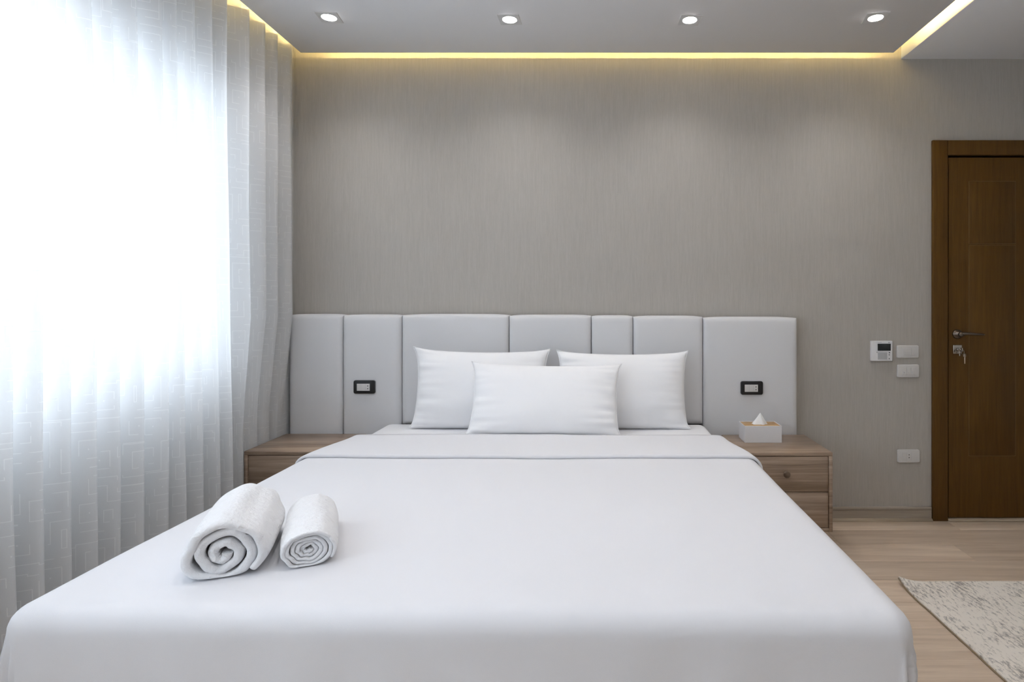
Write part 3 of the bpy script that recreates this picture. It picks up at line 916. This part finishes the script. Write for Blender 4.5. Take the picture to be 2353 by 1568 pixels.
# pulled-up tissue: crumpled cone
V = []; F = []
nr, na_ = 10, 40
for j in range(nr + 1):
    t = j / nr
    for k in range(na_):
        a = 2 * PI * k / na_
        c, s_ = math.cos(a), math.sin(a)
        rad = (1 - t) ** 0.92
        pl_ = 1 + 0.18 * math.sin(5 * a + 1.3 + t * 2) * (1 - t * .5)
        ex = 0.041 if c < 0 else 0.034
        V.append((ex * c * rad * pl_ + 0.002 * t, 0.020 * s_ * rad * pl_, hh - 0.004 + 0.060 * t + 0.002 * math.sin(7 * a) * (1 - t)))
V.append((0.004, 0, hh + 0.060))
for j in range(nr):
    for k in range(na_): F.append((j * na_ + k, j * na_ + (k + 1) % na_, (j + 1) * na_ + (k + 1) % na_, (j + 1) * na_ + k))
for k in range(na_): F.append((nr * na_ + k, nr * na_ + (k + 1) % na_, len(V) - 1))
mesh_obj('tissue', V, F, M_TISSUE, tb, True)

# ------------------------------------------------------------------ wall and headboard fittings
def wx(px, Y): return (px - 1367) * Y / FX
def wz(py, Y): return CAMZ - (py - 700) * Y / FX

def plate_thing(name, label, cat, px0, px1, py0, py1, yb, group=None):
    cx, cz = wx((px0 + px1) / 2, yb), wz((py0 + py1) / 2, yb)
    e = empty(name, (cx, yb, cz)); tag(e, label, cat, group)
    return e, wx(px1, yb) - wx(px0, yb), wz(py0, yb) - wz(py1, yb)

# bedside sockets in black frames
for (px0, px1, py0, py1, lab, sgn) in ((814, 863, 874, 904.5, 'black framed double socket in the headboard on the curtain side', 0), (1701.5, 1752, 876, 907, 'black framed double socket in the headboard above the tissue box', 1)):
    yb = HBY + 0.000
    e, wd, ht = plate_thing('bedside_socket', lab, 'socket', px0, px1, py0, py1, yb, 'black framed headboard sockets')
    plate('frame', 0, 0, wd, ht, 0.004, 0.016, 0.010, M_BLACKPL, e, 0.003)
    iw, ih = wd * 0.60, ht * 0.53
    off = -0.004
    ins = plate('insert', off, -0.001, iw, ih, -0.010, 0.0035, 0.001, M_WHITEPL, e, 0.0006)
    for kx_ in (-1, 1):
        box('module_seam', off + kx_ * iw / 6 - 0.0004, off + kx_ * iw / 6 + 0.0004, -0.0139, -0.0134, -0.001 - ih / 2 + 0.001, -0.001 + ih / 2 - 0.001, M_GREYPL, ins)
    for kz in (-1, 1):
        bm = bmesh.new(); add_cyl(bm, (off + iw * 0.35, -0.0132, -0.001 + kz * ih * 0.19), (0, -1, 0), 0.0028, 0.0028, 0.0007, 14)
        bm_obj('pin_hole', bm, M_DARK, ins)

# light switches by the door
for (px0, px1, py0, py1, lab, v) in ((2059.5, 2109, 794, 823, 'white wall switch with a wide rocker, the upper one beside the thermostat', 0), (2060.5, 2110.5, 838, 867.5, 'white wall switch with small marks, the lower one beside the thermostat', 1)):
    e, wd, ht = plate_thing('wall_switch', lab, 'light switch', px0, px1, py0, py1, RY1 - 0.0005, 'white wall switches by the door')
    plate('frame', 0, 0, wd, ht, 0.0, 0.011, 0.007, M_WHITEPL, e, 0.004)
    iw, ih = wd * 0.60, ht * 0.58
    if v == 0:
        r1 = plate('rocker', 0.000 - iw * 0.17 + 0.006, 0, iw * 0.66, ih, -0.010, 0.004, 0.001, M_WHITEPL, e, 0.001)
        plate('rocker', iw * 0.40, 0, iw * 0.30, ih, -0.010, 0.0028, 0.001, M_WHITEPL, e, 0.001)
        box('indicator_slot', -iw * 0.40 + 0.006, iw * 0.06 + 0.006, -0.0144, -0.0138, -ih * 0.36, -ih * 0.33, M_GREYPL, r1)
        box('indicator_slot', -iw * 0.40 + 0.006, iw * 0.06 + 0.006, -0.0144, -0.0138, -ih * 0.10, -ih * 0.08, M_GREYPL, r1)
    else:
        for k in (-1, 0, 1):
            r1 = plate('rocker', k * iw / 3, 0, iw / 3 - 0.0008, ih, -0.010, 0.0032, 0.001, M_WHITEPL, e, 0.001)
            if k == -1:
                bm = bmesh.new(); a = [bm.verts.new(p_) for p_ in ((k * iw / 3 - 0.004, -0.0134, -0.002), (k * iw / 3 - 0.004, -0.0134, -0.012), (k * iw / 3 + 0.004, -0.0134, -0.010))]
                b2 = [bm.verts.new((v_.co.x, -0.0130, v_.co.z)) for v_ in a]
                bm.faces.new(a); bm.faces.new(b2[::-1])
                for q in range(3): bm.faces.new((a[q], a[(q + 1) % 3], b2[(q + 1) % 3], b2[q]))
                bm_obj('mark', bm, M_GREYPL, r1)
            if k == 1: box('mark', k * iw / 3 - 0.005, k * iw / 3 - 0.0035, -0.0136, -0.0130, -0.012, -0.001, M_GREYPL, r1)
            if k == 0: box('mark', -0.003, 0.003, -0.0136, -0.0130, -0.011, -0.009, M_GREYPL, r1)

# wall socket low down
e, wd, ht = plate_thing('wall_socket', 'white wall socket above the baseboard near the door', 'socket', 2061, 2111.5, 1033, 1063, RY1 - 0.0005)
plate('frame', 0, 0, wd, ht, 0.0, 0.011, 0.008, M_WHITEPL, e, 0.004)
iw, ih = wd * 0.60, ht * 0.62
for k in (-1, 0, 1):
    md = plate('module', k * iw / 3, 0, iw / 3 - 0.0006, ih, -0.010, 0.0028, 0.001, M_WHITEPL, e, 0.0006)
    if k == 0:
        for kz in (-1, 1):
            bm = bmesh.new(); add_cyl(bm, (0, -0.0124, 0.001 + kz * ih * 0.17), (0, -1, 0), 0.0026, 0.0026, 0.0007, 14); bm_obj('pin_hole', bm, M_DARK, md)

# thermostat
e, wd, ht = plate_thing('thermostat', 'white wall thermostat with a dark display beside the switches', 'thermostat', 1999.5, 2047.5, 783.5, 829.5, RY1 - 0.0005)
plate('housing', 0, 0, wd, ht, 0.0, 0.017, 0.003, M_BOXW, e, 0.003)
plate('display', wd * 0.10, ht * 0.19, wd * 0.62, ht * 0.35, -0.0165, 0.002, 0.001, M_LCD, e, 0.0005)
plate('keypad_flap', wd * 0.02, -ht * 0.24, wd * 0.44, ht * 0.36, -0.0165, 0.0016, 0.001, M_GREYPL, e, 0.0005)
for (ux, uz, r) in ((-0.24, -0.06, 0.0034), (0.35, -0.08, 0.0036), (0.34, -0.19, 0.0028), (0.34, -0.38, 0.0028)):
    bm = bmesh.new(); add_lathe(bm, [(0, 0), (r, 0), (r, 0.0014), (r * .7, 0.002), (0, 0.002)], (ux * wd, -0.0167, uz * ht), (0, -1, 0), 14)
    bm_obj('button', bm, M_INK if ux > 0 else M_GREYPL, e, True)
box('print_mark', wd * 0.29, wd * 0.37, -0.0174, -0.0168, ht * 0.405, ht * 0.43, M_INK, e)
for k in range(5):
    box('print_mark', -wd * 0.20 + k * 0.0045, -wd * 0.20 + k * 0.0045 + 0.0032, -0.0174, -0.0168, ht * 0.41, ht * 0.435, M_GREYPL, e)

# ------------------------------------------------------------------ rug
def rug():
    x0, x1, y0, y1, th = 1.312, 2.75, 0.55, 2.555, 0.011
    nx, ny = 72, 90
    e = empty('rug', (x0, y1, 0)); tag(e, 'cream woven rug with grey flecks on the floor by the bed', 'rug')
    def curl(x, y):
        d = math.hypot(x - x0, y1 - y)
        return 0.022 * max(0, 1 - d / 0.10) ** 2
    V = []; F = []
    def P(i, j, dz):
        u = (i / nx) ** 1.6; v = (j / ny) ** 1.6
        x = x0 + (x1 - x0) * u; y = y1 - (y1 - y0) * v
        x += 0.003 * noise.noise(Vector((y * 9, 1, 1))) * (i == 0)
        z = 0.0008 + dz + curl(x, y)
        if dz: z += 0.0016 * noise.noise(Vector((x * 60, y * 60, 0)))
        return (x - x0, y - y1, z)
    for dz in (th, 0):
        for j in range(ny + 1):
            for i in range(nx + 1): V.append(P(i, j, dz))
    W = nx + 1; K = W * (ny + 1)
    for j in range(ny):
        for i in range(nx):
            a, b, c, d = j * W + i, j * W + i + 1, (j + 1) * W + i + 1, (j + 1) * W + i
            F.append((a, d, c, b)); F.append((K + a, K + b, K + c, K + d))
    for i in range(nx):
        F.append((i, i + 1, K + i + 1, K + i)); a = ny * W + i; F.append((a, K + a, K + a + 1, a + 1))
    for j in range(ny):
        a = j * W; F.append((a, K + a, K + a + W, a + W)); a = j * W + nx; F.append((a, a + W, K + a + W, K + a))
    mesh_obj('pile', V, F, M_RUG, e, True)
    bm = bmesh.new()
    add_tube(bm, [(V[K + j * W][0] - 0.0015, V[K + j * W][1], V[K + j * W][2] + 0.0028) for j in range(ny + 1)], 0.003, 8)
    bm_obj('side_binding', bm, M_RUGEDGE, e, True)
rug()
